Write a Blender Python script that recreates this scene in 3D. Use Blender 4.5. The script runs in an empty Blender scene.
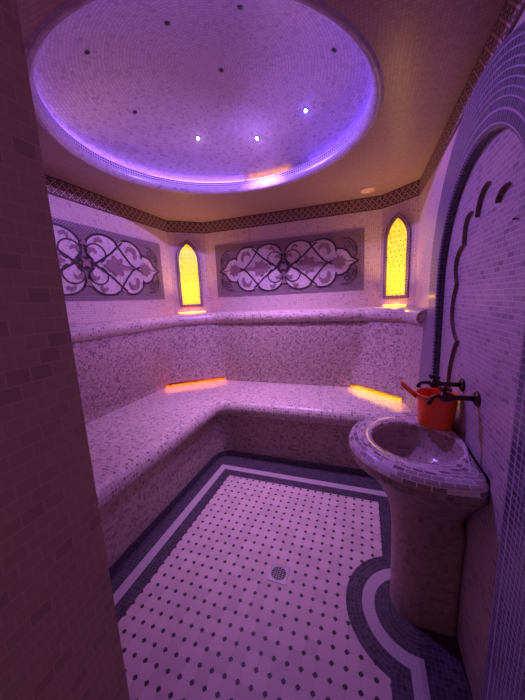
import bpy, bmesh, math, random
from mathutils import Vector, Matrix
random.seed(7)
PI = math.pi
sc = bpy.context.scene
col = sc.collection

# ------------------------------------------------------------------ node expressions
class X:
    """tiny wrapper that turns python arithmetic into Math nodes"""
    def __init__(s, nt, v): s.nt, s.v = nt, v
    def _op(s, op, *o):
        n = s.nt.nodes.new('ShaderNodeMath'); n.operation = op
        for i, a in enumerate((s,) + o):
            if isinstance(a, X): a = a.v
            if isinstance(a, (int, float)): n.inputs[i].default_value = a
            else: s.nt.links.new(a, n.inputs[i])
        return X(s.nt, n.outputs[0])
    def __add__(s, o): return s._op('ADD', o)
    def __sub__(s, o): return s._op('SUBTRACT', o)
    def __mul__(s, o): return s._op('MULTIPLY', o)
    def __truediv__(s, o): return s._op('DIVIDE', o)
    def lt(s, o): return s._op('LESS_THAN', o)
    def gt(s, o): return s._op('GREATER_THAN', o)
    def floor(s): return s._op('FLOOR')
    def fract(s): return s._op('FRACT')
    def abs(s): return s._op('ABSOLUTE')
    def min(s, o): return s._op('MINIMUM', o)
    def max(s, o): return s._op('MAXIMUM', o)
    def fmod(s, o): return s._op('FLOORED_MODULO', o)
    def sqrt(s): return s._op('SQRT')
    def atan2(s, o): return s._op('ARCTAN2', o)
    def inv(s): return X(s.nt, 1.0) if isinstance(s.v, float) else s._op('MULTIPLY_ADD', -1.0, 1.0)

def mixf(m, a, b):           # m ? b : a   (scalars)
    return m * b + m.inv() * a

def mixc(nt, m, a, b):
    n = nt.nodes.new('ShaderNodeMix'); n.data_type = 'RGBA'
    nt.links.new(m.v, n.inputs[0])
    for i, c in ((6, a), (7, b)):
        if isinstance(c, tuple): n.inputs[i].default_value = (*c[:3], 1)
        else: nt.links.new(c, n.inputs[i])
    return n.outputs[2]

def newmat(name):
    m = bpy.data.materials.new(name); m.use_nodes = True
    nt = m.node_tree; b = nt.nodes['Principled BSDF']
    return m, nt, b

def plain(name, c, rough=.5, metal=0, noise=0):
    m, nt, b = newmat(name)
    b.inputs['Roughness'].default_value = rough; b.inputs['Metallic'].default_value = metal
    b.inputs['Base Color'].default_value = (*c, 1)
    if noise:
        t = nt.nodes.new('ShaderNodeTexNoise'); t.inputs['Scale'].default_value = 60
        r = nt.nodes.new('ShaderNodeValToRGB')
        r.color_ramp.elements[0].color = (*[v * (1 - noise) for v in c], 1)
        r.color_ramp.elements[1].color = (*[min(1, v * (1 + noise)) for v in c], 1)
        nt.links.new(t.outputs[0], r.inputs[0]); nt.links.new(r.outputs[0], b.inputs['Base Color'])
    return m

def emit(name, c, s):
    m, nt, b = newmat(name)
    b.inputs['Base Color'].default_value = (*[v * .5 for v in c], 1)
    b.inputs['Emission Color'].default_value = (*c, 1); b.inputs['Emission Strength'].default_value = s
    return m

def uvxy(nt):
    n = nt.nodes.new('ShaderNodeUVMap'); s = nt.nodes.new('ShaderNodeSeparateXYZ')
    nt.links.new(n.outputs[0], s.inputs[0]); return X(nt, s.outputs[0]), X(nt, s.outputs[1])

def objxyz(nt):
    n = nt.nodes.new('ShaderNodeTexCoord'); s = nt.nodes.new('ShaderNodeSeparateXYZ')
    nt.links.new(n.outputs['Object'], s.inputs[0]); return [X(nt, o) for o in s.outputs]

def white(nt, a, b):
    c = nt.nodes.new('ShaderNodeCombineXYZ'); nt.links.new(a.v, c.inputs[0]); nt.links.new(b.v, c.inputs[1])
    w = nt.nodes.new('ShaderNodeTexWhiteNoise'); w.noise_dimensions = '2D'
    nt.links.new(c.outputs[0], w.inputs['Vector']); return w.outputs['Value']

def ramp(nt, fac, stops):
    r = nt.nodes.new('ShaderNodeValToRGB'); r.color_ramp.interpolation = 'CONSTANT'
    el = r.color_ramp.elements
    el[0].position, el[0].color = stops[0][0], (*stops[0][1], 1)
    el[1].position, el[1].color = stops[1][0], (*stops[1][1], 1)
    for p, c in stops[2:]:
        e = el.new(p); e.color = (*c, 1)
    nt.links.new(fac, r.inputs[0]); return r.outputs[0]

def finish(nt, b, colr, groutmask, rough, bump=.25):
    nt.links.new(colr, b.inputs['Base Color'])
    rr = groutmask * (.85 - rough) + rough
    nt.links.new(rr.v, b.inputs['Roughness'])
    if bump:
        bp = nt.nodes.new('ShaderNodeBump'); bp.inputs['Strength'].default_value = bump
        bp.inputs['Distance'].default_value = .001
        nt.links.new(groutmask.inv().v, bp.inputs['Height']); nt.links.new(bp.outputs[0], b.inputs['Normal'])

def mosaic(name, stops, grout, w=.02, h=.02, stagger=0, gw=.07, rough=.3, bump=.3):
    m, nt, b = newmat(name)
    u, v = uvxy(nt)
    vv = v / h; row = vv.floor()
    uu = u / w
    if stagger: uu = uu + white_row(nt, row) if stagger == 2 else uu + row.fmod(2) * .5
    cu = uu.floor()
    g = ((uu.fract() - .5).abs().gt(.5 - gw * min(w, h) / w)).max((vv.fract() - .5).abs().gt(.5 - gw * min(w, h) / h))
    c = ramp(nt, white(nt, cu, row), stops)
    finish(nt, b, mixc(nt, g, c, grout), g, rough, bump)
    return m

def white_row(nt, row):
    w = nt.nodes.new('ShaderNodeTexWhiteNoise'); w.noise_dimensions = '1D'
    nt.links.new(row.v, w.inputs['W']); return X(nt, w.outputs['Value'])

# ------------------------------------------------------------------ materials
CREAM = (.60, .44, .41); CREAM2 = (.49, .345, .33); TAN = (.45, .30, .26); BRN = (.22, .13, .12)
M = {}
M['wall'] = mosaic('cream_wall_mosaic', [(0, (.80, .63, .56)), (.4, (.72, .57, .50)), (.7, (.76, .62, .56)), (.93, (.58, .43, .38))], (.55, .42, .38), .018, .018, gw=.09)
M['back'] = mosaic('backrest_mosaic', [(0, CREAM2), (.3, CREAM), (.5, (0.395, 0.277, 0.268)), (.76, (0.190, 0.115, 0.120)), (.93, (0.606, 0.501, 0.494))], (0.423, 0.311, 0.310), .018, .018, gw=.12)
M['seat'] = mosaic('bench_mosaic', [(0, CREAM), (.3, CREAM2), (.55, (0.433, 0.305, 0.296)), (.78, (0.202, 0.125, 0.130)), (.93, (0.606, 0.498, 0.491))], (0.606, 0.498, 0.491), .022, .022, gw=.13)
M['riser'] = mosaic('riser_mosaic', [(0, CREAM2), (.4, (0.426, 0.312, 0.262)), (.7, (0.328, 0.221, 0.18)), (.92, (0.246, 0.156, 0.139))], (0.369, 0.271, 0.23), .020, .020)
M['dark'] = mosaic('dark_mosaic', [(0, (.045, .03, .055)), (.5, (.07, .05, .085)), (.85, (.03, .02, .035))], (.16, .12, .15), .020, .020, gw=.06)
M['arch'] = mosaic('arch_mosaic', [(0, (.06, .045, .10)), (.5, (.085, .065, .135)), (.85, (.04, .03, .07))], (.44, .35, .44), .020, .018, gw=.09, rough=.28)
M['niche'] = mosaic('niche_mosaic', [(0, (0.459, 0.353, 0.369)), (.4, (0.41, 0.312, 0.336)), (.75, (0.353, 0.262, 0.287)), (.93, (0.279, 0.205, 0.23))], (0.656, 0.558, 0.574), .044, .019, stagger=1, gw=.075)
M['foil'] = mosaic('terracotta_edge', [(0, (.16, .08, .07)), (.5, (.2, .1, .09))], (.28, .18, .16), .02, .02)
M['jamb'] = mosaic('door_jamb_mosaic', [(0, (.56, .40, .32)), (.5, (.53, .38, .30)), (.86, (.46, .32, .26))], (.64, .48, .40), .028, .0204, stagger=1, gw=.06, rough=.4)
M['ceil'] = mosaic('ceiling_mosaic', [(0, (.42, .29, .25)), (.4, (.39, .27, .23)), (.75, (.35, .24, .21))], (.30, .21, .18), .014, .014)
M['dome'] = mosaic('dome_mosaic', [(0, (0.508, 0.415, 0.508)), (.4, (0.470, 0.379, 0.470)), (.75, (0.414, 0.325, 0.414)), (.96, (0.348, 0.262, 0.338))], (0.385, 0.298, 0.385), .030, .017, stagger=1, gw=.10)
M['rim'] = mosaic('basin_rim_mosaic', [(0, (.62, .5, .5)), (.35, (.48, .36, .36)), (.65, (.28, .19, .2)), (.85, (.8, .68, .68))], (.86, .76, .76), .034, .019, stagger=1, gw=.07, rough=.22)
M['bowl'] = mosaic('basin_bowl_mosaic', [(0, (.5, .36, .34)), (.5, (.42, .3, .28)), (.8, (.34, .23, .22))], (.5, .4, .38), .02, .02, rough=.2)
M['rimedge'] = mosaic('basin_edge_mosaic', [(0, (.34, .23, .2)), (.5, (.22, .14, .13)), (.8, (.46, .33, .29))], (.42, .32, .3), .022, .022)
M['ped'] = mosaic('pedestal_mosaic', [(0, (.44, .31, .27)), (.5, (.39, .27, .24)), (.8, (.33, .22, .2))], (.44, .32, .28), .02, .02, rough=.45)
M['dots'] = mosaic('dome_dotted_row', [(0, (.03, .02, .10)), (.5, (.04, .03, .13))], (.75, .62, .8), .020, .0145, gw=.2)
M['brass'] = plain('aged_bronze', (.10, .055, .05), .35, .9, .3)
M['plastic'] = plain('red_orange_plastic', (1.0, .13, .02), .3)
M['steel'] = plain('drain_steel', (.42, .38, .4), .35, .85)
M['black'] = plain('black_gap', (.01, .01, .012), .7)
M['hole'] = plain('dark_spot_housing', (.03, .025, .035), .4, .3)
M['vent'] = plain('cream_enamel', (.72, .55, .42), .45)
M['concrete'] = plain('plaster', (.3, .22, .2), .8, 0, .15)
M['p_field'] = mosaic('panel_field_mosaic', [(0, (.23, .15, .16)), (.4, (.30, .2, .2)), (.75, (.16, .10, .12))], (.3, .22, .22), .010, .010, gw=.1)
M['p_light'] = mosaic('panel_medallion_mosaic', [(0, (.86, .74, .68)), (.5, (.78, .66, .61)), (.85, (.58, .47, .44))], (.55, .45, .43), .012, .012, gw=.08)
M['p_vine'] = plain('panel_vine_dark', (.06, .028, .04), .35, 0, .2)
M['p_leaf'] = mosaic('panel_leaf_mosaic', [(0, (.32, .19, .2)), (.5, (.38, .24, .24)), (.8, (.24, .14, .15))], (.3, .2, .2), .010, .010)
M['led_purple'] = emit('violet_led', (.38, .18, 1.0), 11)
M['led_blue'] = emit('blue_led', (.13, .06, 1.0), 13)
M['led_orange'] = emit('orange_led', (1.0, .20, .02), 48)
M['led_warm'] = emit('amber_led', (1.0, .30, .04), 9)
M['led_yellow'] = emit('yellow_led', (1.0, .46, .02), 42)
M['led_added_amber'] = emit('added_amber_led', (1.0, .40, .06), 7)
M['led_gold'] = emit('gold_led', (1.0, .42, .03), 9)
M['lens_violet'] = emit('violet_lens', (.62, .42, 1.0), 120)
M['lens_blue'] = emit('blue_lens', (.16, .14, 1.0), 220)
M['glass'] = plain('dark_lens', (.05, .04, .06), .15)

def checker_border():       # two-tone chequered little tiles of frames
    m, nt, b = newmat('chequer_border'); u, v = uvxy(nt)
    uu, vv = u / .0125, v / .0125
    k = (uu.floor() + vv.floor()).fmod(2)
    g = ((uu.fract() - .5).abs().max((vv.fract() - .5).abs())).gt(.42)
    c = mixc(nt, k, (.045, .022, .035), (.28, .19, .22))
    finish(nt, b, mixc(nt, g, c, (.50, .38, .42)), g, .35)
    return m
M['border'] = checker_border()

def cornice_mat():
    m, nt, b = newmat('lattice_cornice'); u, v = uvxy(nt)
    s = .0098
    i, j = (u / s).floor(), (v / s).floor()
    d1 = (i + j).fmod(6).lt(.5); d2 = (i - j).fmod(6).lt(.5)
    cen = ((i - 3).fmod(6).lt(.5) * (j - 0).fmod(6).lt(.5)).max(i.fmod(6).lt(.5) * (j - 3).fmod(6).lt(.5))
    inside = (v.gt(s * 1)) * (v.lt(s * 11))
    k = d1.max(d2) * inside
    g = (((u / s).fract() - .5).abs().max(((v / s).fract() - .5).abs())).gt(.44)
    base = ramp(nt, white(nt, i, j), [(0, (.085, .035, .035)), (.5, (.12, .05, .045)), (.8, (.06, .025, .03))])
    c = mixc(nt, k, base, (.70, .50, .40))
    c = mixc(nt, cen * inside, c, (.30, .16, .15))
    finish(nt, b, mixc(nt, g, c, (.2, .12, .11)), g, .35)
    return m
M['cornice'] = cornice_mat()

def window_mat():
    m, nt, b = newmat('backlit_yellow_mosaic'); u, v = uvxy(nt)
    s = .0125
    uu, vv = u / s, v / s
    w = white(nt, uu.floor(), vv.floor())
    c = ramp(nt, w, [(0, (1.0, .66, .03)), (.3, (1.0, .58, .02)), (.55, (1.0, .80, .08)), (.85, (.98, .46, .02))])
    g = ((uu.fract() - .5).abs().max((vv.fract() - .5).abs())).gt(.42)
    c = mixc(nt, g, c, (.72, .42, .03))
    a, bb = u / .047, v / .042
    jit = white_row(nt, bb.floor())
    a = a + jit
    dx, dy = (a.fract() - .5) * .047, (bb.fract() - .5) * .042
    dot = (dx * dx + dy * dy).lt(.0062 ** 2)
    c = mixc(nt, dot, c, (.16, .09, .01))
    nt.links.new(c, b.inputs['Base Color']); nt.links.new(c, b.inputs['Emission Color'])
    b.inputs['Emission Strength'].default_value = 1.15; b.inputs['Roughness'].default_value = .3
    return m
M['window'] = window_mat()

def floor_mat():
    m, nt, b = newmat('octagon_dot_floor'); x, y, z = objxyz(nt)
    rl = (x + 1.093); rb = (y * -1 + 2.018); rr = (x * -1 + .124)
    rect = rl.min(rb).min(rr)
    cx, cy = x - .25, y - 1.265
    rad = (cx * cx + cy * cy).sqrt()
    rg = rad - .313
    f = rect.min(rg)
    ring = rg.lt(rect)
    field = f.gt(0); d2 = f.gt(-.078); wh = f.gt(-.135)
    # white tiles with dots
    p = .0582
    a, c = (x + .511) / p, (y - 1.365) / p
    fa, fc = (a + .5).fract() - .5, (c + .5).fract() - .5
    dot = ((fa * fa + fc * fc).sqrt() + (fa.abs() + fc.abs()) * .5).lt(.27) * f.gt(-.004)
    gl = (fa.abs().lt(.018)).max(fc.abs().lt(.018))
    tile = ramp(nt, white(nt, a.floor(), c.floor()), [(0, (.59, .455, .44)), (.4, (.54, .41, .40)), (.7, (.63, .485, .47))])
    wt = mixc(nt, gl, tile, (.50, .39, .38))
    wt = mixc(nt, dot, wt, (.03, .015, .03))
    # dark bands laid in rows that follow the border
    s = .0195
    tang_r = mixf((rl.lt(rb)).max(rr.lt(rb)), x, y)
    tang = mixf(ring, tang_r, cy.atan2(cx) * .27)
    uu, vv = tang / s, f / s
    g = ((uu.fract() - .5).abs().gt(.46)).max((vv.fract() - .5).abs().gt(.45))
    dk = ramp(nt, white(nt, uu.floor(), vv.floor()), [(0, (.035, .02, .045)), (.5, (.06, .04, .075)), (.85, (.025, .015, .03))])
    dk = mixc(nt, g, dk, (.13, .095, .125))
    bandw = mixc(nt, g, (.46, .38, .41), (.36, .29, .31))
    colr = mixc(nt, wh, dk, bandw); colr = mixc(nt, d2, colr, dk); colr = mixc(nt, field, colr, wt)
    nt.links.new(colr, b.inputs['Base Color'])
    ns = nt.nodes.new('ShaderNodeTexNoise'); ns.inputs['Scale'].default_value = 9
    nt.links.new((X(nt, ns.outputs[0]) * .25 + .42).v, b.inputs['Roughness'])
    return m
M['floor'] = floor_mat()

# ------------------------------------------------------------------ object helpers
def link(name, bm, mats, parent=None, smooth=False, **props):
    me = bpy.data.meshes.new(name)
    bm.normal_update(); bm.to_mesh(me); bm.free()
    o = bpy.data.objects.new(name, me); col.objects.link(o)
    for m in (mats if isinstance(mats, (list, tuple)) else [mats]): me.materials.append(M[m])
    if smooth:
        me.polygons.foreach_set('use_smooth', [True] * len(me.polygons))
    if parent: o.parent = parent
    for k, v in props.items(): o[k] = v
    return o

def empty(name, loc=(0, 0, 0), rz=0, **props):
    o = bpy.data.objects.new(name, None); col.objects.link(o); o.location = loc; o.rotation_euler = (0, 0, rz)
    o.empty_display_size = .1
    for k, v in props.items(): o[k] = v
    return o

def uvl(bm): return bm.loops.layers.uv.verify()

def planar_uv(bm, faces=None):
    L = uvl(bm)
    for f in (faces or bm.faces):
        f.normal_update(); n = f.normal; ax = max(range(3), key=lambda i: abs(n[i]))
        for l in f.loops:
            c = l.vert.co
            l[L].uv = ((c.y, c.z), (c.x, c.z), (c.x, c.y))[ax]

def box(bm, a, b, bevel=0, mi=0):
    vs = [bm.verts.new((x, y, z)) for x in (a[0], b[0]) for y in (a[1], b[1]) for z in (a[2], b[2])]
    fs = [bm.faces.new([vs[i] for i in q]) for q in ((0, 1, 3, 2), (4, 6, 7, 5), (0, 4, 5, 1), (2, 3, 7, 6), (0, 2, 6, 4), (1, 5, 7, 3))]
    for f in fs: f.material_index = mi
    if bevel:
        es = {e for f in fs for e in f.edges}
        bmesh.ops.bevel(bm, geom=list(es), offset=bevel, segments=2, affect='EDGES')
    return fs

def cum(pts):
    r = [0]
    for a, b in zip(pts, pts[1:]): r.append(r[-1] + (Vector(b) - Vector(a)).length)
    return r

def grid(bm, rows, U=None, V=None, close=False, mi=0, skip=None):
    """rows: list of lists of 3D points -> quad strip surface with metric UVs"""
    L = uvl(bm)
    vr = [[bm.verts.new(p) for p in r] for r in rows]
    n = len(rows[0])
    U = U or cum(rows[len(rows) // 2] + ([rows[len(rows) // 2][0]] if close else []))
    V = V or cum([r[n // 2] for r in rows])
    out = []
    for i in range(len(rows) - 1):
        for j in range(n - (0 if close else 1)):
            if skip and skip(i, j): continue
            k = (j + 1) % n
            q = [vr[i][j], vr[i][k], vr[i + 1][k], vr[i + 1][j]]
            if isinstance(U[0], list): uv = [(U[i][j], V[i]), (U[i][j + 1], V[i]), (U[i + 1][j + 1], V[i + 1]), (U[i + 1][j], V[i + 1])]
            else: uv = [(U[j], V[i]), (U[j + 1], V[i]), (U[j + 1], V[i + 1]), (U[j], V[i + 1])]
            try: f = bm.faces.new(q)
            except ValueError: continue
            f.material_index = mi(i, j) if callable(mi) else mi
            for l, t in zip(f.loops, uv): l[L].uv = t
            out.append(f)
    return vr, out

def offs(path, o, closed=False):
    """offset a plan path to its right by o with mitres"""
    n = len(path); P = [Vector(p[:2]) for p in path]; r = []
    for i in range(n):
        def nrm(a, b):
            d = (b - a).normalized(); return Vector((d.y, -d.x))
        a = P[i - 1] if (i > 0 or closed) else None
        b = P[(i + 1) % n] if (i < n - 1 or closed) else None
        n1 = nrm(a, P[i]) if a is not None else None; n2 = nrm(P[i], b) if b is not None else None
        if n1 is None: m = n2
        elif n2 is None: m = n1
        else:
            m = n1 + n2; m = m / max(.3, m.dot(n1))
        r.append(P[i] + m * o)
    return r

def fillet(path, rads, seg=6):
    out = [Vector(path[0])]
    for i in range(1, len(path) - 1):
        a, p, b = map(Vector, (path[i - 1], path[i], path[i + 1])); r = rads[i - 1]
        d1, d2 = (a - p).normalized(), (b - p).normalized()
        p1, p2 = p + d1 * r, p + d2 * r
        for k in range(seg + 1):
            t = k / seg; out.append(p1 * (1 - t) ** 2 + p * 2 * t * (1 - t) + p2 * t * t)
    out.append(Vector(path[-1])); return out

def tube(bm, pts, r, seg=10, mi=0, cap=True):
    pts = [Vector(p) for p in pts]; rs = r if isinstance(r, (list, tuple)) else [r] * len(pts)
    rings = []; up = Vector((0, 0, 1)); prev = None
    for i, p in enumerate(pts):
        d = (pts[min(i + 1, len(pts) - 1)] - pts[max(i - 1, 0)]).normalized()
        if prev is None:
            a = d.cross(up)
            if a.length < .1: a = d.cross(Vector((1, 0, 0)))
        else: a = prev - d * prev.dot(d)
        a.normalize(); prev = a; b = d.cross(a)
        rings.append([bm.verts.new(p + (a * math.cos(t) + b * math.sin(t)) * rs[i]) for t in [2 * PI * k / seg for k in range(seg)]])
    for A, B in zip(rings, rings[1:]):
        for k in range(seg): bm.faces.new((A[k], A[(k + 1) % seg], B[(k + 1) % seg], B[k])).material_index = mi
    if cap:
        bm.faces.new(rings[0][::-1]).material_index = mi; bm.faces.new(rings[-1]).material_index = mi

def lathe(bm, prof, axis='z', c=(0, 0, 0), seg=24, mi=0, sy=1):
    """prof (r, h) revolved about an axis through c; closed discs where r == 0"""
    rows = []
    for r, h in prof:
        ring = []
        for k in range(seg):
            t = 2 * PI * k / seg; a, b = r * math.cos(t), r * math.sin(t)
            p = {'z': (a, b * sy, h), 'x': (h, a, b), 'y': (a, h, b)}[axis]
            ring.append(Vector(p) + Vector(c))
        rows.append(ring)
    Rm = max(p[0] for p in prof)
    U = [2 * PI * Rm * k / seg for k in range(seg + 1)]
    V = cum([(r, h, 0) for r, h in prof])
    vr, fs = grid(bm, rows, U, V, close=True, mi=mi)
    bmesh.ops.remove_doubles(bm, verts=[v for r in vr for v in r], dist=1e-6)
    return fs

def poly_fill(bm, loops3, mi=0):
    """fill one outline with holes: list of closed point loops (coplanar)"""
    es = []
    for lp in loops3:
        vs = [bm.verts.new(p) for p in lp]
        es += [bm.edges.new((vs[i], vs[(i + 1) % len(vs)])) for i in range(len(vs))]
    r = bmesh.ops.triangle_fill(bm, edges=es, use_beauty=True)
    fs = [g for g in r['geom'] if isinstance(g, bmesh.types.BMFace)]
    for f in fs: f.material_index = mi
    return fs

def prism(bm, poly, z0, z1, mi=0):
    lo = [bm.verts.new((p[0], p[1], z0)) for p in poly]; hi = [bm.verts.new((p[0], p[1], z1)) for p in poly]
    n = len(poly); fs = [bm.faces.new(lo[::-1]), bm.faces.new(hi)]
    for i in range(n): fs.append(bm.faces.new((lo[i], lo[(i + 1) % n], hi[(i + 1) % n], hi[i])))
    for f in fs: f.material_index = mi
    return fs

# ------------------------------------------------------------------ the setting
ZC = 2.382                      # ceiling height
P = [(-2.0, .30), (-2.0, 2.70), (-1.70, 2.97), (.14, 2.97), (.408, 2.717), (.408, .30)]
SH = 1.392                      # height where the ledge meets the wall
names = ['wall_left', 'wall_corner_left', 'wall_back', 'wall_corner_right', 'wall_right']
Pin = P; Pout = offs(P, -.34); Plow = offs(P, -.24)
# extend the two ends to the front wall
for i, nme in enumerate(names):
    bm = bmesh.new()
    a, b = i, i + 1
    L = uvl(bm)
    def strip(A, B, z0, z1, flip=False):
        vs = [bm.verts.new((*A, z0)), bm.verts.new((*B, z0)), bm.verts.new((*B, z1)), bm.verts.new((*A, z1))]
        f = bm.faces.new(vs); d = (Vector(B) - Vector(A)).length
        for l, t in zip(f.loops, ((0, z0), (d, z0), (d, z1), (0, z1))): l[L].uv = t
    ia, ib, oa, ob, la, lb = P[a], P[b], Pout[a], Pout[b], Plow[a], Plow[b]
    if nme == 'wall_right':
        # front skin with an arched cut for the niche, and the solid wall behind it
        cut = [(1.338 + .56, 0)] + [(1.338 + .56 * math.cos(PI * k / 40), 1.56 + .57 * math.sin(PI * k / 40)) for k in range(41)] + [(1.338 - .56, 0)]
        face = [(.408, y, z) for y, z in [(.30, 0), (.30, 2.9), (2.717, 2.9), (2.717, 0)] + cut]
        fs = poly_fill(bm, [face])
        r = bmesh.ops.extrude_face_region(bm, geom=fs)
        bmesh.ops.translate(bm, verts=[g for g in r['geom'] if isinstance(g, bmesh.types.BMVert)], vec=(.05, 0, 0))
        prism(bm, [(.458, .30), (.458, 2.717), ob, oa], 0, 2.9)
        bmesh.ops.recalc_face_normals(bm, faces=bm.faces); planar_uv(bm)
    else:
        prism(bm, [ia, ib, ob, oa], SH - .02, 2.9)
        prism(bm, [la, lb, ob, oa], 0, SH - .02)
        bmesh.ops.recalc_face_normals(bm, faces=bm.faces); planar_uv(bm)
    link(nme, bm, 'wall', kind='structure')

# front wall, with the doorway the camera looks in from; its jamb shows at the left of the photograph
bm = bmesh.new()
box(bm, (-2.4, -.10, 0), (-.410, .30, 2.9)); planar_uv(bm)
for f in bm.faces:
    if f.normal.x > .9 and f.calc_center_median().x > -.5: f.material_index = 1
box(bm, (.345, -.10, 0), (.80, .30, 2.9)); box(bm, (-.410, -.10, 2.12), (.345, .30, 2.9)); planar_uv(bm)
link('wall_front', bm, ['wall', 'jamb'], kind='structure')

bm = bmesh.new()
box(bm, (-2.34, -.10, -.12), (.80, 3.35, 0)); planar_uv(bm)
link('floor', bm, 'floor', kind='structure')

# ceiling with a round opening, its rounded rim and the dome above
DC = (-.79, 1.56); SY = .94
SEG = 96
bm = bmesh.new()
outer = [(-2.34, -.1, ZC), (-2.34, 3.35, ZC), (.8, 3.35, ZC), (.8, -.1, ZC)]
hole = [(DC[0] + .85 * math.cos(2 * PI * k / SEG), DC[1] + SY * .85 * math.sin(2 * PI * k / SEG), ZC) for k in range(SEG)]
poly_fill(bm, [outer, hole]); planar_uv(bm)
r = bmesh.ops.extrude_face_region(bm, geom=list(bm.faces))
bmesh.ops.translate(bm, verts=[g for g in r['geom'] if isinstance(g, bmesh.types.BMVert)], vec=(0, 0, .05))
bmesh.ops.recalc_face_normals(bm, faces=bm.faces)
ceil = link('ceiling', bm, 'ceil', kind='structure')
bm = bmesh.new()
lathe(bm, [(.862, 2.386), (.854, 2.379), (.842, 2.375), (.830, 2.377), (.819, 2.385), (.812, 2.397), (.810, 2.412), (.810, 2.425)], c=(*DC, 0), seg=SEG, sy=SY)
link('dome_rim', bm, 'dome', ceil, smooth=True)
bm = bmesh.new()
lathe(bm, [(.810, 2.425), (.810, 2.4545), (.816, 2.457)], c=(*DC, 0), seg=SEG, sy=SY)
link('dotted_band', bm, 'dots', ceil, smooth=True)
bm = bmesh.new()
Rr, H, z0 = .85, .24, 2.49
rad = (Rr * Rr + H * H) / (2 * H); zc = z0 + H - rad; amax = math.asin(Rr / rad)
prof = [(.816, 2.457), (.862, 2.458), (.862, 2.488)] + [(rad * math.sin(amax * (1 - k / 24)), zc + rad * math.cos(amax * (1 - k / 24))) for k in range(25)]
prof[-1] = (0.0, z0 + H)
lathe(bm, prof, c=(*DC, 0), seg=SEG, sy=SY)
link('dome', bm, 'dome', ceil, smooth=True)

def dome_z(x, y): return zc + math.sqrt(rad * rad - (x - DC[0]) ** 2 - ((y - DC[1]) / SY) ** 2)

# lattice cornice along the walls under the ceiling
bm = bmesh.new()
C0, C1 = 2.263, ZC - .001
Pc = [(-2.0, .30), (-2.0, 2.70), (-1.70, 2.97), (.14, 2.97), (.408, 2.717), (.408, .30)]
prof = [(.001, C0), (.008, C0 + .002), (.008, C1)]
rows = [[(*p, z) for p in offs(Pc, o, True)] for o, z in prof]
Ucum = cum([Vector(p) for p in Pc] + [Vector(Pc[0])])
grid(bm, rows, Ucum, [C0 - C0, .0005, C1 - C0], close=True)
link('trim_1', bm, 'cornice', kind='structure')

# ------------------------------------------------------------------ bench, backrest and ledge along the left and back wall
bench = empty('tiled_bench', (-1.28, 2.27, 0), label='mosaic tiled corner bench with tall backrest and ledge along left and back walls', category='bench')
OFF = Vector(bench.location)
def benchpart(name, bm, mats, smooth=False):
    bmesh.ops.translate(bm, verts=bm.verts, vec=-OFF)
    return link(name, bm, mats, bench, smooth)

def arc2(c, r, a0, a1, n): return [Vector((c[0] + r * math.cos(a0 + (a1 - a0) * k / n), c[1] + r * math.sin(a0 + (a1 - a0) * k / n))) for k in range(n + 1)]
K = 10
XE = .404
F = [Vector((-1.28, .30)), Vector((-1.28, 1.2)), Vector((-1.28, 2.15))] + arc2((-1.19, 2.18), .09, PI, PI / 2, K) + [Vector((-.9, 2.27)), Vector((-.14, 2.27)), Vector((XE, 2.27))]
F.pop(2)
Bk = [Vector((-2.20, .30)), Vector((-2.20, 1.2))] + [Vector((-2.20, 2.45)).lerp(Vector((-1.45, 3.1)), k / K) for k in range(K + 1)] + [Vector((-.9, 3.1)), Vector((-.10, 3.1)), Vector((XE, 2.62))]
fp = [(-.06, .583), (-.035, .582), (-.015, .576), (0, .564), (.012, .545), (.018, .520), (.016, .492), (.005, .468), (-.018, .448), (-.04, .440)]
rows = []
for t in (0, .15, .3, .45, .6, .75, .9):
    f0 = offs(F, -.06)
    rows.append([(*(b.lerp(a, t)), .602 - .019 * t) for a, b in zip(f0, Bk)])
nb = len(rows)
for o, z in fp: rows.append([(*p, z) for p in offs(F, o)])
Ub = cum([Vector(p) for p in F]); 
V = [0]
for a, b in zip(rows, rows[1:]): V.append(V[-1] + (Vector(b[1]) - Vector(a[1])).length)
bm = bmesh.new()
# top: planar uv so the tiles stay square; nose: swept uv
vr, fs = grid(bm, rows, Ub, V)
top = [f for f in bm.faces if min(v.co.z for v in f.verts) > .5825]
planar_uv(bm, top)
benchpart('seat', bm, 'seat', True)
bm = bmesh.new()
rows = [[(*p, z) for p in offs(F, o)] for o, z in ((-.04, .440), (-.048, .42), (-.05, .25), (-.05, .055))]
grid(bm, rows, Ub, [0, .02, .19, .385])
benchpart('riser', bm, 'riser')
bm = bmesh.new()
rows = [[(*p, z) for p in offs(F, o)] for o, z in ((-.052, .055), (-.044, .053), (-.044, .0))]
grid(bm, rows, Ub, [0, .008, .06])
benchpart('skirting', bm, 'dark')

T = fillet([(-1.86, .30), (-1.86, 2.50), (-1.54, 2.80), (.04, 2.80), (.335, 2.56), (.385, 2.20)], [.10, .10, .05, .04])
Bs = fillet([(-2.06, .30), (-2.05, 2.42), (-1.48, 2.88), (-.14, 2.88), (.335, 2.48), (.385, 2.20)], [.03, .03, .03, .03])
W = fillet([(-2.0, .30), (-2.0, 2.70), (-1.70, 2.97), (.14, 2.97), (.408, 2.717), (.408, 2.20)], [.001] * 4)
rows = []
for z, t in ((.600, 0), (.650, .04), (.72, .2), (.82, .42), (.95, .66), (1.08, .86), (1.18, .96), (1.27, 1.0)):
    rows.append([(*(b.lerp(a, t)), z) for a, b in zip(T, Bs)])
bn = [(.012, 1.276), (.026, 1.288), (.038, 1.304), (.045, 1.325), (.043, 1.347), (.034, 1.366), (.018, 1.380), (0, 1.387)]
for o, z in bn: rows.append([(*p, z) for p in offs(T, o)])
rows.append([(*p, SH) for p in W])
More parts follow.
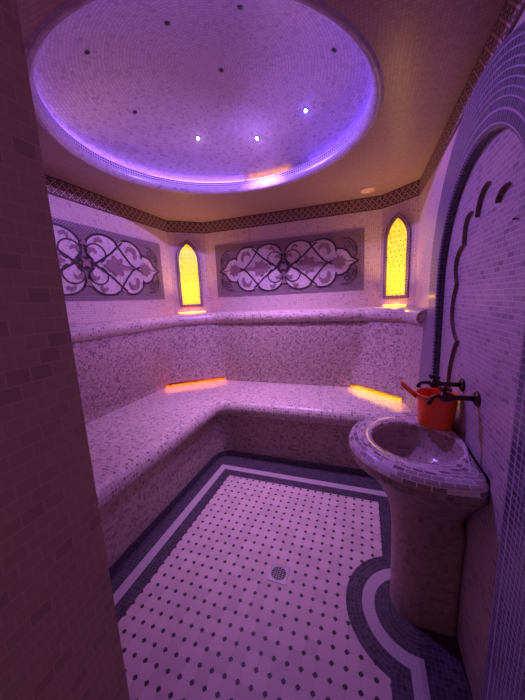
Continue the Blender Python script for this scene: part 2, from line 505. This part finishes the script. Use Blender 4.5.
# which path columns form the two chamfers (slots for the LED strips at their foot)
n = len(T); ch1 = range(7, 8); ch2 = range(21, 22)
bm = bmesh.new()
Ut = cum([Vector(p) for p in T]); 
V = [0]
for a, b in zip(rows, rows[1:]): V.append(V[-1] + (Vector(b[2]) - Vector(a[2])).length)
Ut = [cum([Vector(p) for p in r]) for r in rows]
vr, fs = grid(bm, rows, Ut, V, skip=lambda i, j: i == 0 and (7 <= j <= 7 or 21 <= j <= 21), mi=lambda i, j: 1 if i >= 8 else 0)
# end face by the arch
end = [r[-1] for r in vr]
e2 = [bm.verts.new((.407, 2.20, .600))]
f = bm.faces.new(end + e2); f.material_index = 2
bmesh.ops.triangulate(bm, faces=[f])
for f in bm.faces:
    if f.material_index == 2: planar_uv(bm, [f])
benchpart('backrest', bm, ['back', 'seat', 'back'], False)

# ------------------------------------------------------------------ LED strips in the slots
def strip_light(a, b, z, h, m, label, name='led_strip', grp=None):
    a, b = Vector(a), Vector(b); d = (b - a); Lh = d.length / 2; mid = (a + b) / 2
    t = empty(name, (mid.x, mid.y, z), math.atan2(d.y, d.x), label=label, category='light strip')
    bm = bmesh.new(); box(bm, (-Lh, .004, -h), (Lh, .012, h)); link('channel', bm, 'steel', t)
    bm = bmesh.new(); box(bm, (-Lh + .004, -.008, -h * .8), (Lh - .004, .004, h * .8), .002); link('diffuser', bm, m, t)
    return t
strip_light((-2.10, 2.46), (-1.52, 2.93), .672, .008, 'led_orange', 'orange light strip glowing in slot at foot of left corner backrest')
strip_light((-.10, 2.92), (.355, 2.535), .672, .008, 'led_yellow', 'amber light strip glowing in slot at foot of right corner backrest')
strip_light((-1.965, 2.715), (-1.735, 2.923), 1.401, .005, 'led_warm', 'amber light strip on ledge under the left pointed window')
strip_light((.170, 2.920), (.345, 2.755), 1.401, .005, 'led_gold', 'yellow light strip on ledge under the right pointed window')

# ------------------------------------------------------------------ pointed arched windows in the corner walls
def pointed(w, z0, zs, zt, n=12):
    """closed outline (u, z) of a pointed arch of half width w, springing zs, apex zt"""
    h = zt - zs; R = (w * w + h * h) / (2 * w)
    pts = [(-w, z0), (w, z0), (w, zs)]
    a1 = math.asin(h / R)
    for k in range(1, n + 1):
        a = a1 * k / n; pts.append((w - R + R * math.cos(a), zs + R * math.sin(a)))
    pts += [(-u, z) for u, z in reversed(pts[2:-1])]
    return pts

def window(name, A, B, shift=0):
    A, B = Vector(A), Vector(B); d = (B - A).normalized(); nrm = Vector((d.y, -d.x)); mid = (A + B) / 2 + d * shift
    def p(u, z, o): q = mid + d * u + nrm * o; return (q.x, q.y, z)
    root = empty(name, (mid.x, mid.y, 1.47), kind='structure')
    inv = -Vector(root.location)
    o_ = pointed(.128, 1.462, 1.98, 2.190); i_ = pointed(.098, 1.490, 1.97, 2.145)
    bm = bmesh.new(); L = uvl(bm)
    cu = cum([(a, b, 0) for a, b in o_] + [(o_[0][0], o_[0][1], 0)])
    rows = [[p(u, z, .001) for u, z in o_], [p(u, z, .014) for u, z in o_], [p(u, z, .014) for u, z in i_], [p(u, z, .002) for u, z in i_]]
    grid(bm, rows, cu, [0, .013, .040, .052], close=True)
    bmesh.ops.translate(bm, verts=bm.verts, vec=inv)
    link('frame', bm, 'border', root)
    bm = bmesh.new(); L = uvl(bm)
    f = bm.faces.new([bm.verts.new(p(u, z, .004)) for u, z in i_])
    for l, (u, z) in zip(f.loops, i_): l[L].uv = (u + .5, z)
    bmesh.ops.translate(bm, verts=bm.verts, vec=inv)
    link('mosaic_pane', bm, 'window', root)
window('window_1', P[1], P[2], -.008)
window('window_2', P[3], P[4], -.01)

# ------------------------------------------------------------------ mosaic panels with interlaced vines
def panel(label, origin, d, nrm, hl, hh, z):
    """origin: centre on the wall, d: direction along the wall, hl/hh half sizes"""
    d, nrm = Vector(d), Vector(nrm)
    root = empty('mosaic_panel', (origin[0], origin[1], z), label=label, category='mosaic panel', group='mosaic panels')
    k = hl / .79
    def p(u, w, o): return d * (u * k) + nrm * o + Vector((0, 0, w))
    def uvset(bm, f, pts, s=1):
        L = uvl(bm)
        for l, (u, w) in zip(f.loops, pts): l[L].uv = (u * k + 5, w + 5)
    # border
    bm = bmesh.new(); L = uvl(bm); b = .036
    O = [(-.79, -hh), (.79, -hh), (.79, hh), (-.79, hh)]; I = [(-.79 + b / k, -hh + b), (.79 - b / k, -hh + b), (.79 - b / k, hh - b), (-.79 + b / k, hh - b)]
    for i in range(4):
        j = (i + 1) % 4; q = [O[i], O[j], I[j], I[i]]
        f = bm.faces.new([bm.verts.new(p(*t, .006)) for t in q]); uvset(bm, f, q)
        q2 = [O[i], O[j]]; f = bm.faces.new([bm.verts.new(p(*O[i], .0005)), bm.verts.new(p(*O[j], .0005)), bm.verts.new(p(*O[j], .006)), bm.verts.new(p(*O[i], .006))])
    link('border', bm, 'border', root)
    bm = bmesh.new()
    q = [(-.79, -hh), (.79, -hh), (.79, hh), (-.79, hh)]
    f = bm.faces.new([bm.verts.new(p(*t, .005)) for t in q]); uvset(bm, f, q)
    link('field', bm, 'p_field', root)
    # medallions: overlapping discs and lenses, every one a hair above the last
    bm = bmesh.new(); lev = [.0056]
    def shape(pts, up=.00012):
        lev[0] += up
        f = bm.faces.new([bm.verts.new(p(u, w, lev[0])) for u, w in pts]); uvset(bm, f, pts)
        if f.normal.dot(nrm) < 0: pass
    def disc(cx, cy, rx, ry, s=1): shape([(s * (cx + rx * math.cos(2 * PI * t / 32)), cy + ry * math.sin(2 * PI * t / 32)) for t in range(32)])
    vb = bmesh.new(); lv = [.0085]
    def vine(pts, wd=.0082):
        lv[0] += .00008; Lb = []
        n = len(pts)
        for i in range(n):
            a, c = pts[max(i - 1, 0)], pts[min(i + 1, n - 1)]
            dx, dy = c[0] - a[0], c[1] - a[1]; m = math.hypot(dx, dy) or 1
            Lb.append(((pts[i][0] - dy / m * wd, pts[i][1] + dx / m * wd), (pts[i][0] + dy / m * wd, pts[i][1] - dx / m * wd)))
        vv = [(vb.verts.new(p(*a, lv[0])), vb.verts.new(p(*c, lv[0]))) for a, c in Lb]
        for (a, c), (e, g) in zip(vv, vv[1:]): vb.faces.new((a, c, g, e))
    def arcp(cx, cy, rx, ry, a0, a1, s, m, n=28):
        return [(s * (cx + rx * math.cos(math.radians(a0 + (a1 - a0) * t / n))), m * (cy + ry * math.sin(math.radians(a0 + (a1 - a0) * t / n)))) for t in range(n + 1)]
    lf = bmesh.new(); ll = [.0078]
    def leaf(pts):
        ll[0] += .00005
        f = lf.faces.new([lf.verts.new(p(u, w, ll[0])) for u, w in pts])
        L2 = lf.loops.layers.uv.verify()
        for l, (u, w) in zip(f.loops, pts): l[L2].uv = (u * k + 5, w + 5)
    def palmette(cx, cy, r, s, lobes=7, a0=0, depth=.32, squash=1.0):
        pts = []
        for t in range(72):
            a = 2 * PI * t / 72
            q = r * (1 - depth * abs(math.sin(lobes * a / 2)) ** 1.3)
            pts.append((s * (cx + q * math.cos(a + a0) * squash), cy + q * math.sin(a + a0)))
        leaf(pts)
    def comma(cx, cy, r, a0, turn, s, m, w0=.024):
        """a curling acanthus leaf: fat curved body with toothed outer edge"""
        outp, inp = [], []
        N = 22
        for t in range(N + 1):
            f = t / N; a = math.radians(a0 + turn * f); q = r * (1 - .45 * f)
            wd = w0 * math.sin(PI * min(1, .12 + .95 * f)) + .003
            tooth = .007 * abs(math.sin(f * PI * 4))
            outp.append((s * (cx + (q + wd + tooth) * math.cos(a)), m * (cy + (q + wd + tooth) * math.sin(a))))
            inp.append((s * (cx + (q - wd * .6) * math.cos(a)), m * (cy + (q - wd * .6) * math.sin(a))))
        for i in range(N): 
            leaf([outp[i], outp[i + 1], inp[i + 1], inp[i]])
    for s in (-1, 1):
        disc(.555, 0, .118, .125, s)
        for m in (1, -1):
            disc(.395, m * .108, .135, .122, s)
            disc(.165, m * .118, .148, .118, s)
        shape([(s * u, w) for u, w in [(.10, 0), (.16, .12), (.30, .14), (.45, .12), (.56, .05), (.56, -.05), (.45, -.12), (.30, -.14), (.16, -.12)]])
        shape([(s * .66, .035), (s * .735, 0), (s * .66, -.035)])
        for m in (1, -1):
            # outlines of the medallions
            vine(arcp(.555, 0, .118, .125, 20, 100, s, m))
            vine([(s * .745, 0), (s * .70, m * .018), (s * .665, m * .043)])
            vine(arcp(.395, .108, .135, .122, -5, 118, s, m))
            vine(arcp(.165, .118, .150, .120, 38, 172, s, m))
            # long interlacing diagonals
            vine([(s * u, m * w) for u, w in [(.50, -.018), (.46, .0), (.42, .02), (.36, .085), (.30, .16), (.275, .195)]])
            vine([(s * u, m * w) for u, w in [(.34, .205), (.29, .165), (.22, .10), (.14, .045), (.06, -.005), (0, -.045)]])
            # small loops beside the centre
            vine(arcp(.095, .085, .078, .070, -70, 240, s, m), .0055)
            vine(arcp(.165, .118, .150, .120, 172, 228, s, m))
            # leaves
            comma(.405, .120, .055, -40, 230, s, m, .022)
            comma(.070, .080, .034, 200, -190, s, m, .014)
            comma(.120, .165, .03, 20, 170, s, m, .012)
            # corner scrolls
            for cx, cy, rr in ((.635, .150, .042), (.700, .115, .03)):
                sp = []
                for t in range(40):
                    f = t / 39; a = math.radians(-120 + 520 * f); q = rr * (1 - .75 * f)
                    sp.append((s * (cx + q * math.cos(a)), m * (cy + q * math.sin(a))))
                vine(sp, .0038)
            vine([(s * .70, m * .03), (s * .725, m * .07), (s * .715, m * .15), (s * .66, m * .205), (s * .58, m * .215)], .0038)
        palmette(.255, 0, .092, s, 7, 0, .34, 1.05)
        palmette(.560, 0, .070, s, 8, .2, .30)
        leaf([(s * .13, 0), (s * .20, .032), (s * .40, .012), (s * .44, 0), (s * .40, -.012), (s * .20, -.032)])
        vine([(s * .62, 0), (s * .70, 0)], .004)
    palmette(0, 0, .045, 1, 4, .78, .6)
    for m in (1, -1): palmette(0, m * .15, .032, 1, 3, PI / 2, .5)
    for bb in (bm, vb, lf):
        for f in list(bb.faces):
            f.normal_update()
            if f.normal.dot(nrm) < 0: f.normal_flip()
    link('medallion', bm, 'p_light', root); link('vine', vb, 'p_vine', root); link('leaf', lf, 'p_leaf', root)
    return root
panel('dark mosaic panel with pale interlaced medallions on the back wall between the windows', (-.794, 2.97), (1, 0, 0), (0, -1, 0), .790, .28, 1.8366)
panel('dark mosaic panel with pale vine medallions on the left wall, cut by the doorway edge', (-2.0, 1.660), (0, 1, 0), (1, 0, 0), .886, .28, 1.8366)

# ------------------------------------------------------------------ arched niche on the right wall
YC = 1.338
def arch_outline(w, hgt, zs, n=40, z0=0.0):
    pts = [(YC + w, z0)] + [(YC + w, z0 + (zs - z0) * k / 12) for k in range(1, 12)]
    for k in range(n + 1):
        a = PI * k / n; pts.append((YC + w * math.cos(a), zs + hgt * math.sin(a)))
    pts += [(YC - w, z0 + (zs - z0) * k / 12) for k in range(11, 0, -1)] + [(YC - w, z0)]
    return pts
XF = .370; XW = .408
niche = empty('arched_niche', (XW, YC, 0), label='tall round arch of dark violet mosaic framing a lobed niche on right wall', category='niche')
def nichepart(name, bm, mats, smooth=False):
    bmesh.ops.translate(bm, verts=bm.verts, vec=-Vector(niche.location)); return link(name, bm, mats, niche, smooth)
bm = bmesh.new()
def flare(z): t = max(0, min(1, (1.45 - z) / .45)); return .19 * t * t * (3 - 2 * t)
out = [(y + (flare(z) if y > YC else 0), z) for y, z in arch_outline(.665, .685, 1.56)]; inn = arch_outline(.462, .460, 1.56)
def lerp2(a, b, t): return (a[0] + (b[0] - a[0]) * t, a[1] + (b[1] - a[1]) * t)
def ringpts(x, t): return [(x, *lerp2(o, i, t)) for o, i in zip(out, inn)]
mid = [lerp2(o, i, .5) for o, i in zip(out, inn)]
Um = cum([(0, a, b) for a, b in mid])
rows = [ringpts(XW - .0005, 0), ringpts(XF + .010, 0), ringpts(XF + .002, .03)] + [ringpts(XF, t) for t in (.08, .3, .5, .7, .92)] + [ringpts(XF + .002, .97), ringpts(XF + .008, 1)]
V = [0, .028, .036, .048, .09, .13, .17, .195, .203, .21]
grid(bm, rows, Um, V)
nichepart('arch_band', bm, 'arch', False)
bm = bmesh.new()
rows = [ringpts(XF + .008, 1), ringpts(XW + .0005, 1)]
grid(bm, rows, Um, [0, .036])
nichepart('reveal', bm, 'dark')

# lobed (multifoil) outline inside the niche: half as (dy, z), mirrored
def bulge(a, b, h, n=10):
    """arc-ish curve from a to b pushed out to its left by h"""
    ax, az = a; bx, bz = b; L_ = math.hypot(bx - ax, bz - az); nx, nz = (bz - az) / L_, -(bx - ax) / L_
    return [(ax + (bx - ax) * t + nx * h * math.sin(PI * t) ** .8, az + (bz - az) * t + nz * h * math.sqrt(max(0, 1 - (2 * t - 1) ** 2))) for t in [(1 - math.cos(PI * k / n)) / 2 for k in range(n)]]
half = []
half += [(.27, .845)]
half += bulge((.27, .865), (.228, 1.27), .075, 14)
half += bulge((.228, 1.27), (.300, 1.535), .082, 12)
half += bulge((.300, 1.535), (.232, 1.700), .070, 12)
half += bulge((.232, 1.700), (.093, 1.785), .082, 12)
half += [(.093 * math.cos(a) if a < 1.57 else 0, 1.785 + .098 * math.sin(a)) for a in [PI / 2 * k / 8 for k in range(9)]]
YF = 1.322
foil = [(YF + y, z) for y, z in half] + [(YF - y, z) for y, z in reversed(half[:-1])]
assert len(set(foil)) == len(foil)
bm = bmesh.new()
DX = 0.0
fs = poly_fill(bm, [[(XW - DX, y, z) for y, z in inn], [(XW - DX, y, z + (.0004 if z == 0 else 0)) for y, z in foil]])
planar_uv(bm)
nichepart('niche_face', bm, 'niche')
bm = bmesh.new()
Uf = cum([(0, *q) for q in foil])
grid(bm, [[(XW - DX, y, z) for y, z in foil], [(XW + .018, y, z) for y, z in foil]], Uf, [0, .018])
nichepart('lobed_edge', bm, 'foil')
bm = bmesh.new()
poly_fill(bm, [[(XW + .0175, y, z) for y, z in foil]]); planar_uv(bm)
nichepart('lobed_field', bm, 'niche')

# ------------------------------------------------------------------ pedestal basin
basin = empty('pedestal_basin', (.27, 1.335, 0), label='round mosaic wash basin on a tiled pedestal against the right wall', category='basin')
XM = XW - DX - .0015
def ubase(cx, cy, r, n=72):
    """D outline: half circle towards the room, straight flanks to the wall"""
    pts = []
    for k in range(n):
        a = 2 * PI * k / n; c, s = math.cos(a), math.sin(a)
        if c <= 0: pts.append((cx + r * c, cy + r * s))
        else:
            dx = XM - cx
            t = min(r / abs(s) if abs(s) > 1e-6 else 9, dx / c)
            q = (cx + t * c, cy + t * s)
            if t * c < dx - 1e-6: q = (cx + t * c, cy + math.copysign(r, s))
            # follow the circle instead where it is still short of the wall
            qc = (cx + r * c, cy + r * s)
            pts.append(q if r < dx * 1.0 or qc[0] > XM else (lerp2(q, qc, .6)[0], lerp2(q, qc, .6)[1]))
    return [(min(x, XM), y) for x, y in pts]
def brow(cx, cy, r, z): return [(x - .27, y - 1.335, z) for x, y in ubase(cx, cy, r)]
def basinpart(name, rows, mat, smooth=True, cap=False):
    bm = bmesh.new(); n = len(rows[0])
    U = cum([Vector(p) for p in rows[0]] + [Vector(rows[0][0])]); V = [0]
    for a, b in zip(rows, rows[1:]): V.append(V[-1] + (Vector(b[n // 2]) - Vector(a[n // 2])).length)
    vr, fs = grid(bm, rows, U, V, close=True)
    if cap: bm.faces.new(vr[-1]) if len(set(vr[-1])) > 2 else None
    return link(name, bm, mat, basin, smooth)
basinpart('pedestal', [brow(.27, 1.335, r, z) for r, z in ((.122, 0), (.122, .1), (.124, .25), (.127, .40), (.136, .50), (.155, .57), (.190, .64), (.235, .70), (.280, .750), (.300, .772), (.300, .78))], 'ped')
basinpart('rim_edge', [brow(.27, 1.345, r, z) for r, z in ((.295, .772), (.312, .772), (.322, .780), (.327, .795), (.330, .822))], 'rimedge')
BX, BY = .226, 1.328
def circ(r, z, n=72): return [(BX + r * math.cos(2 * PI * k / n) - .27, BY + r * math.sin(2 * PI * k / n) - 1.335, z) for k in range(n)]
o1 = brow(.27, 1.345, .330, .822); o2 = brow(.27, 1.345, .324, .842); o3 = brow(.27, 1.345, .308, .856); o4 = brow(.27, 1.345, .285, .862)
i0 = circ(.190, .862); 
def mixrow(a, b, t, z): return [(*(Vector(p[:2]).lerp(Vector(q[:2]), t)), z) for p, q in zip(a, b)]
rowsr = [o1, o2, o3, o4, mixrow(o4, i0, .5, .863), i0, circ(.181, .856), circ(.178, .842)]
bm = bmesh.new(); n = 72
U = cum([Vector(p) for p in mixrow(o4, i0, .5, 0)] + [Vector(mixrow(o4, i0, .5, 0)[0])])
grid(bm, rowsr, U, [0, .021, .040, .062, .105, .150, .165, .180], close=True)
link('rim', bm, 'rim', basin, True)
bm = bmesh.new()
prof = [(.178, .842), (.172, .80), (.155, .755), (.125, .722), (.085, .703), (.04, .697), (0.0, .696)]
lathe(bm, prof, c=(BX - .27, BY - 1.335, 0), seg=72)
link('bowl', bm, 'bowl', basin, True)
bm = bmesh.new(); lathe(bm, [(.022, .699), (.022, .702), (.014, .702), (.012, .700), (0, .700)], c=(BX - .27, BY - 1.335, 0), seg=20)
link('drain_ring', bm, 'steel', basin, True)

# ------------------------------------------------------------------ wall taps
def tap(label, y, z, reach, spout):      # thick old pipework
    t = empty('wall_tap', (XW + .017, y, z), label=label, category='tap', group='bronze taps')
    bm = bmesh.new(); lathe(bm, [(0, 0), (.030, 0), (.031, -.004), (.026, -.010), (.014, -.014), (0, -.014)], axis='x', seg=24); link('wall_flange', bm, 'brass', t, True)
    bm = bmesh.new(); tube(bm, [(-.010, 0, 0), (-reach + .02, 0, 0)], .0105, 14)
    lathe(bm, [(0, -reach + .030), (.014, -reach + .028), (.020, -reach + .016), (.021, -reach), (.018, -reach - .012), (.011, -reach - .018), (0, -reach - .018)], axis='x', seg=18)
    link('body', bm, 'brass', t, True)
    bm = bmesh.new(); x = -reach
    if spout:
        tube(bm, [(x - .01, 0, 0), (x - .028, 0, .002), (x - .042, 0, -.004), (x - .052, 0, -.018), (x - .054, 0, -.034)], [.009, .0085, .0082, .0085, .0105], 14)
    else:
        tube(bm, [(x - .01, 0, 0), (x - .03, .005, .003), (x - .05, .010, .0), (x - .060, .012, -.012), (x - .061, .012, -.024)], [.0085, .008, .008, .0085, .0105], 14)
    link('spout', bm, 'brass', t, True)
    bm = bmesh.new(); tube(bm, [(x, 0, .012), (x, 0, .030)], [.008, .006], 12)
    lathe(bm, [(0, .028), (.012, .029), (.012, .034), (.006, .036), (.008, .042), (0, .045)], c=(x, 0, 0), seg=16)
    for k in range(4):
        a = PI / 4 + k * PI / 2
        tube(bm, [(x, 0, .032), (x + .018 * math.cos(a), .018 * math.sin(a), .033), (x + .024 * math.cos(a), .024 * math.sin(a), .033)], [.0048, .0045, .0072], 10)
    link('cross_handle', bm, 'brass', t, True)
    return t
tap('dark bronze wall tap nearer the doorway, its spout bending down over the basin', 1.271, 1.083, .112, True)
tap('dark bronze wall tap with cross handle directly above the red jug', 1.453, 1.085, .114, False)

# ------------------------------------------------------------------ red plastic jug on the rim
jug = empty('plastic_jug', (.335, 1.495, .8645), label='orange red plastic scoop jug with side handle on the basin rim', category='jug')
bm = bmesh.new()
lathe(bm, [(0, .002), (.055, .001), (.062, .004), (.066, .012), (.070, .07), (.073, .125), (.075, .142), (.0785, .145), (.0785, .150), (.074, .151), (.0715, .145), (.069, .12), (.066, .06), (.062, .012), (.055, .007), (0, .007)], seg=40)
link('cup', bm, 'plastic', jug, True)
bm = bmesh.new()
pts = [(-.070, .012, .130), (-.088, .018, .142), (-.108, .026, .158), (-.126, .032, .174), (-.134, .035, .181)]
rows = []
for i, q in enumerate(pts):
    w = (.026, .019, .015, .015, .010)[i]; h = .007
    rows.append([(q[0] + dx * w * .35, q[1] + dx * w, q[2] + dz * h) for dx, dz in ((-1, -1), (-.6, 1), (0, 1.3), (.6, 1), (1, -1), (0, -.3))])
vr, fs = grid(bm, rows, close=True); bm.faces.new(vr[0][::-1]); bm.faces.new(vr[-1])
link('handle', bm, 'plastic', jug, True); jug.scale = (1.14, 1.14, 1.08)

# ------------------------------------------------------------------ floor drain
dr = empty('floor_drain', (-.423, 1.270, 0), math.radians(-1), label='small square metal floor drain set among the dotted tiles', category='drain')
bm = bmesh.new(); s = .0525
circle = [(.041 * math.cos(2 * PI * k / 40), .041 * math.sin(2 * PI * k / 40), .003) for k in range(40)]
poly_fill(bm, [[(-s, -s, .003), (s, -s, .003), (s, s, .003), (-s, s, .003)], circle])
for a, b in (((-s, -s), (s, -s)), ((s, -s), (s, s)), ((s, s), (-s, s)), ((-s, s), (-s, -s))):
    bm.faces.new([bm.verts.new((*a, .0003)), bm.verts.new((*b, .0003)), bm.verts.new((*b, .003)), bm.verts.new((*a, .003))])
link('frame', bm, 'steel', dr)
bm = bmesh.new(); bm.faces.new([bm.verts.new((x, y, .0008)) for x, y, _ in circle]); link('sump', bm, 'black', dr)
bm = bmesh.new()
for k in range(-3, 4):
    y = k * .0115; h = math.sqrt(.040 ** 2 - y * y)
    box(bm, (-h, y - .0013, .0012), (h, y + .0013, .0028))
for x in (-.022, -.007, .007, .022):
    h = math.sqrt(.040 ** 2 - x * x); box(bm, (x - .0010, -h, .0010), (x + .0010, h, .0026))
link('grate', bm, 'steel', dr)

# ------------------------------------------------------------------ round fixture in the ceiling near the right corner
v = empty('ceiling_vent', (.012, 2.762, ZC), label='round cream vent ring in the ceiling by the right window corner', category='vent')
bm = bmesh.new(); lathe(bm, [(.062, -.0005), (.062, -.006), (.056, -.011), (.046, -.010), (.040, -.004), (.038, -.0008)], seg=36); link('ring', bm, 'vent', v, True)
bm = bmesh.new(); lathe(bm, [(.038, -.001), (.034, -.006), (.02, -.009), (0, -.010)], seg=30); link('centre_disc', bm, 'vent', v, True)
bm = bmesh.new(); lathe(bm, [(.046, -.0012), (.034, -.0012)], seg=30); link('gap', bm, 'black', v)

# ------------------------------------------------------------------ small spotlights in the dome
spots = [(-1.116, 1.957, 'v', 'glowing violet spotlight in the dome, the left of the two lit whitish ones'),
         (-0.728, 2.099, 'v', 'glowing violet spotlight in the dome, the right of the two lit whitish ones'),
         (-0.349, 1.931, 'b', 'deep blue glowing spotlight in the dome, the only blue one'),
         (-1.312, 1.574, '', 'unlit dark spotlight in the dome, straight left of the lit violet pair'),
         (-1.177, 1.144, '', 'unlit dark spotlight near the left edge of the dome'),
         (-0.146, 1.533, '', 'unlit dark spotlight near the right edge of the dome'),
         (-0.745, 1.607, '', 'unlit dark spotlight at the centre of the dome'),
         (-0.82, 1.248, '', 'unlit dark spotlight high in the dome, left of the topmost one'),
         (-0.494, 1.284, '', 'unlit dark spotlight at the very top edge of the photo in the dome')]
def make_spot():
    r = empty('dome_spotlight')
    bm = bmesh.new(); lathe(bm, [(.016, .004), (.0165, -.001), (.0145, -.004), (.011, -.003), (.010, .003)], seg=20); link('bezel', bm, 'hole', r, True)
    bm = bmesh.new(); lathe(bm, [(.010, .0005), (.0085, -.006), (.005, -.010), (0, -.012)], seg=16); link('lens', bm, 'glass', r, True)
    return r
proto = None
for i, (x, y, k, lab) in enumerate(spots):
    if proto is None: o = proto = make_spot()
    else:
        o = proto.copy(); col.objects.link(o)
        for c in proto.children:
            d = c.copy(); col.objects.link(d); d.parent = o
    z = dome_z(x, y)
    o.scale = (1, 1, 1) if k else (.8, .8, .35)
    o.location = (x, y, z - .001)
    nv = Vector((x - DC[0], y - DC[1], z - zc)).normalized()
    o.rotation_euler = nv.to_track_quat('Z', 'Y').to_euler()
    o['label'] = lab; o['category'] = 'spotlight'; o['group'] = 'small spotlights in the dome'
    if True:
        for c in o.children:
            if c.name.startswith('lens'):
                c.data = c.data.copy(); c.data.materials[0] = M[{'v': 'lens_violet', 'b': 'lens_blue', '': 'glass'}[k]]

# cove LED ring behind the dome rim, in sections of different colour
def cove(a0, a1, mat, lab):
    t = empty('cove_led_strip', (DC[0], DC[1], 2.456), label=lab, category='light strip')
    n = max(4, int(abs(a1 - a0) / 4)); bm = bmesh.new()
    pts = [(.846 * math.cos(math.radians(a0 + (a1 - a0) * k / n)), .846 * SY * math.sin(math.radians(a0 + (a1 - a0) * k / n)), .008) for k in range(n + 1)]
    tube(bm, pts, .006, 8); link('tube', bm, mat, t, True)
COVE = [(-70, 62, 'led_blue', 'deep blue light strip hidden behind the right side of the dome rim'),
        (74, 98, 'led_added_amber', 'short added amber strip warming the dome behind the far side of its rim'),  # added section, stands in for an unknown warm source on the dome
        (100, 286, 'led_purple', 'violet light strip hidden behind the left side of the dome rim')]
for c in COVE: cove(*c)

# ------------------------------------------------------------------ lights
def spot(loc, target, color, power, size=150, blend=1, r=.012):
    l = bpy.data.lights.new('spot_beam', 'SPOT'); l.color = color; l.energy = power
    l.spot_size = math.radians(size); l.spot_blend = blend; l.shadow_soft_size = r
    o = bpy.data.objects.new('spot_beam', l); col.objects.link(o); o.location = loc
    o.rotation_euler = (Vector(target) - Vector(loc)).to_track_quat('-Z', 'Y').to_euler()
PINK = (1.0, .48, .80); VIO = (.34, .17, 1.0)
beams = [(0, (-1.35, 2.15, .4), PINK, 47, 82), (1, (-.50, 2.40, .4), PINK, 54, 82),
         (0, (.41, 1.7, 1.3), VIO, 88, 120), (1, (-.85, 2.60, 1.0), (.50, .27, 1.0), 85, 96), (2, (-1.95, 1.95, 1.3), (.42, .22, 1.0), 92, 118)]
for i, tgt, colr, pw, size in beams:
    x, y, k, lab = spots[i]
    z = dome_z(x, y); nv = Vector((DC[0] - x, DC[1] - y, zc - z)).normalized()
    spot(Vector((x, y, z)) + nv * .030, tgt, colr, pw, size)
# added uplights at the two window sills, put in to warm the ceiling
spot((-1.80, 2.755, 1.410), (-1.70, 2.60, 2.38), (1.0, .50, .20), 18, 110, 1, .05)
spot((.215, 2.775, 1.410), (.10, 2.62, 2.38), (1.0, .52, .20), 18, 110, 1, .05)

spot((-1.83, 2.79, 1.47), (-1.79, 2.74, 1.385), (1.0, .26, .03), 3.5, 165, 1, .01)  # added pair of spots boosting the glow on the ledge
spot((.245, 2.81, 1.47), (.21, 2.77, 1.385), (1.0, .48, .03), 3.5, 165, 1, .01)

# warm corridor light reaching in through the doorway
l = bpy.data.lights.new('corridor_lamp', 'POINT'); l.color = (1.0, .5, .34); l.energy = 3; l.shadow_soft_size = .25
o = bpy.data.objects.new('corridor_lamp', l); col.objects.link(o); o.location = (.1, -1.2, 2.0)

w = bpy.data.worlds.new('world'); sc.world = w; w.use_nodes = True
w.node_tree.nodes['Background'].inputs[0].default_value = (.05, .02, .022, 1)
w.node_tree.nodes['Background'].inputs[1].default_value = 1

# ------------------------------------------------------------------ camera
cam = bpy.data.cameras.new('camera'); co = bpy.data.objects.new('camera', cam); col.objects.link(co)
R_ = Vector((.9422502291160293, .3319433181740015, -.04447627738945811)); U_ = Vector((-.01611025287596235, .1775709331008159, .9839761295224484))
F_ = Vector((-.3345219955145894, .926435209411505, -.17266394319486006))
mt = Matrix((R_, U_, -F_)).transposed().to_4x4(); mt.translation = (0, 0, 1.5)
co.matrix_world = mt
cam.sensor_fit = 'VERTICAL'; cam.sensor_height = 36; cam.lens = 283.624 / 700 * 36; cam.clip_start = .02
sc.camera = co
sc.view_settings.view_transform = 'Standard'; sc.view_settings.look = 'None'; sc.view_settings.gamma = 1
sc.view_settings.use_curve_mapping = False; sc.view_settings.exposure = 0
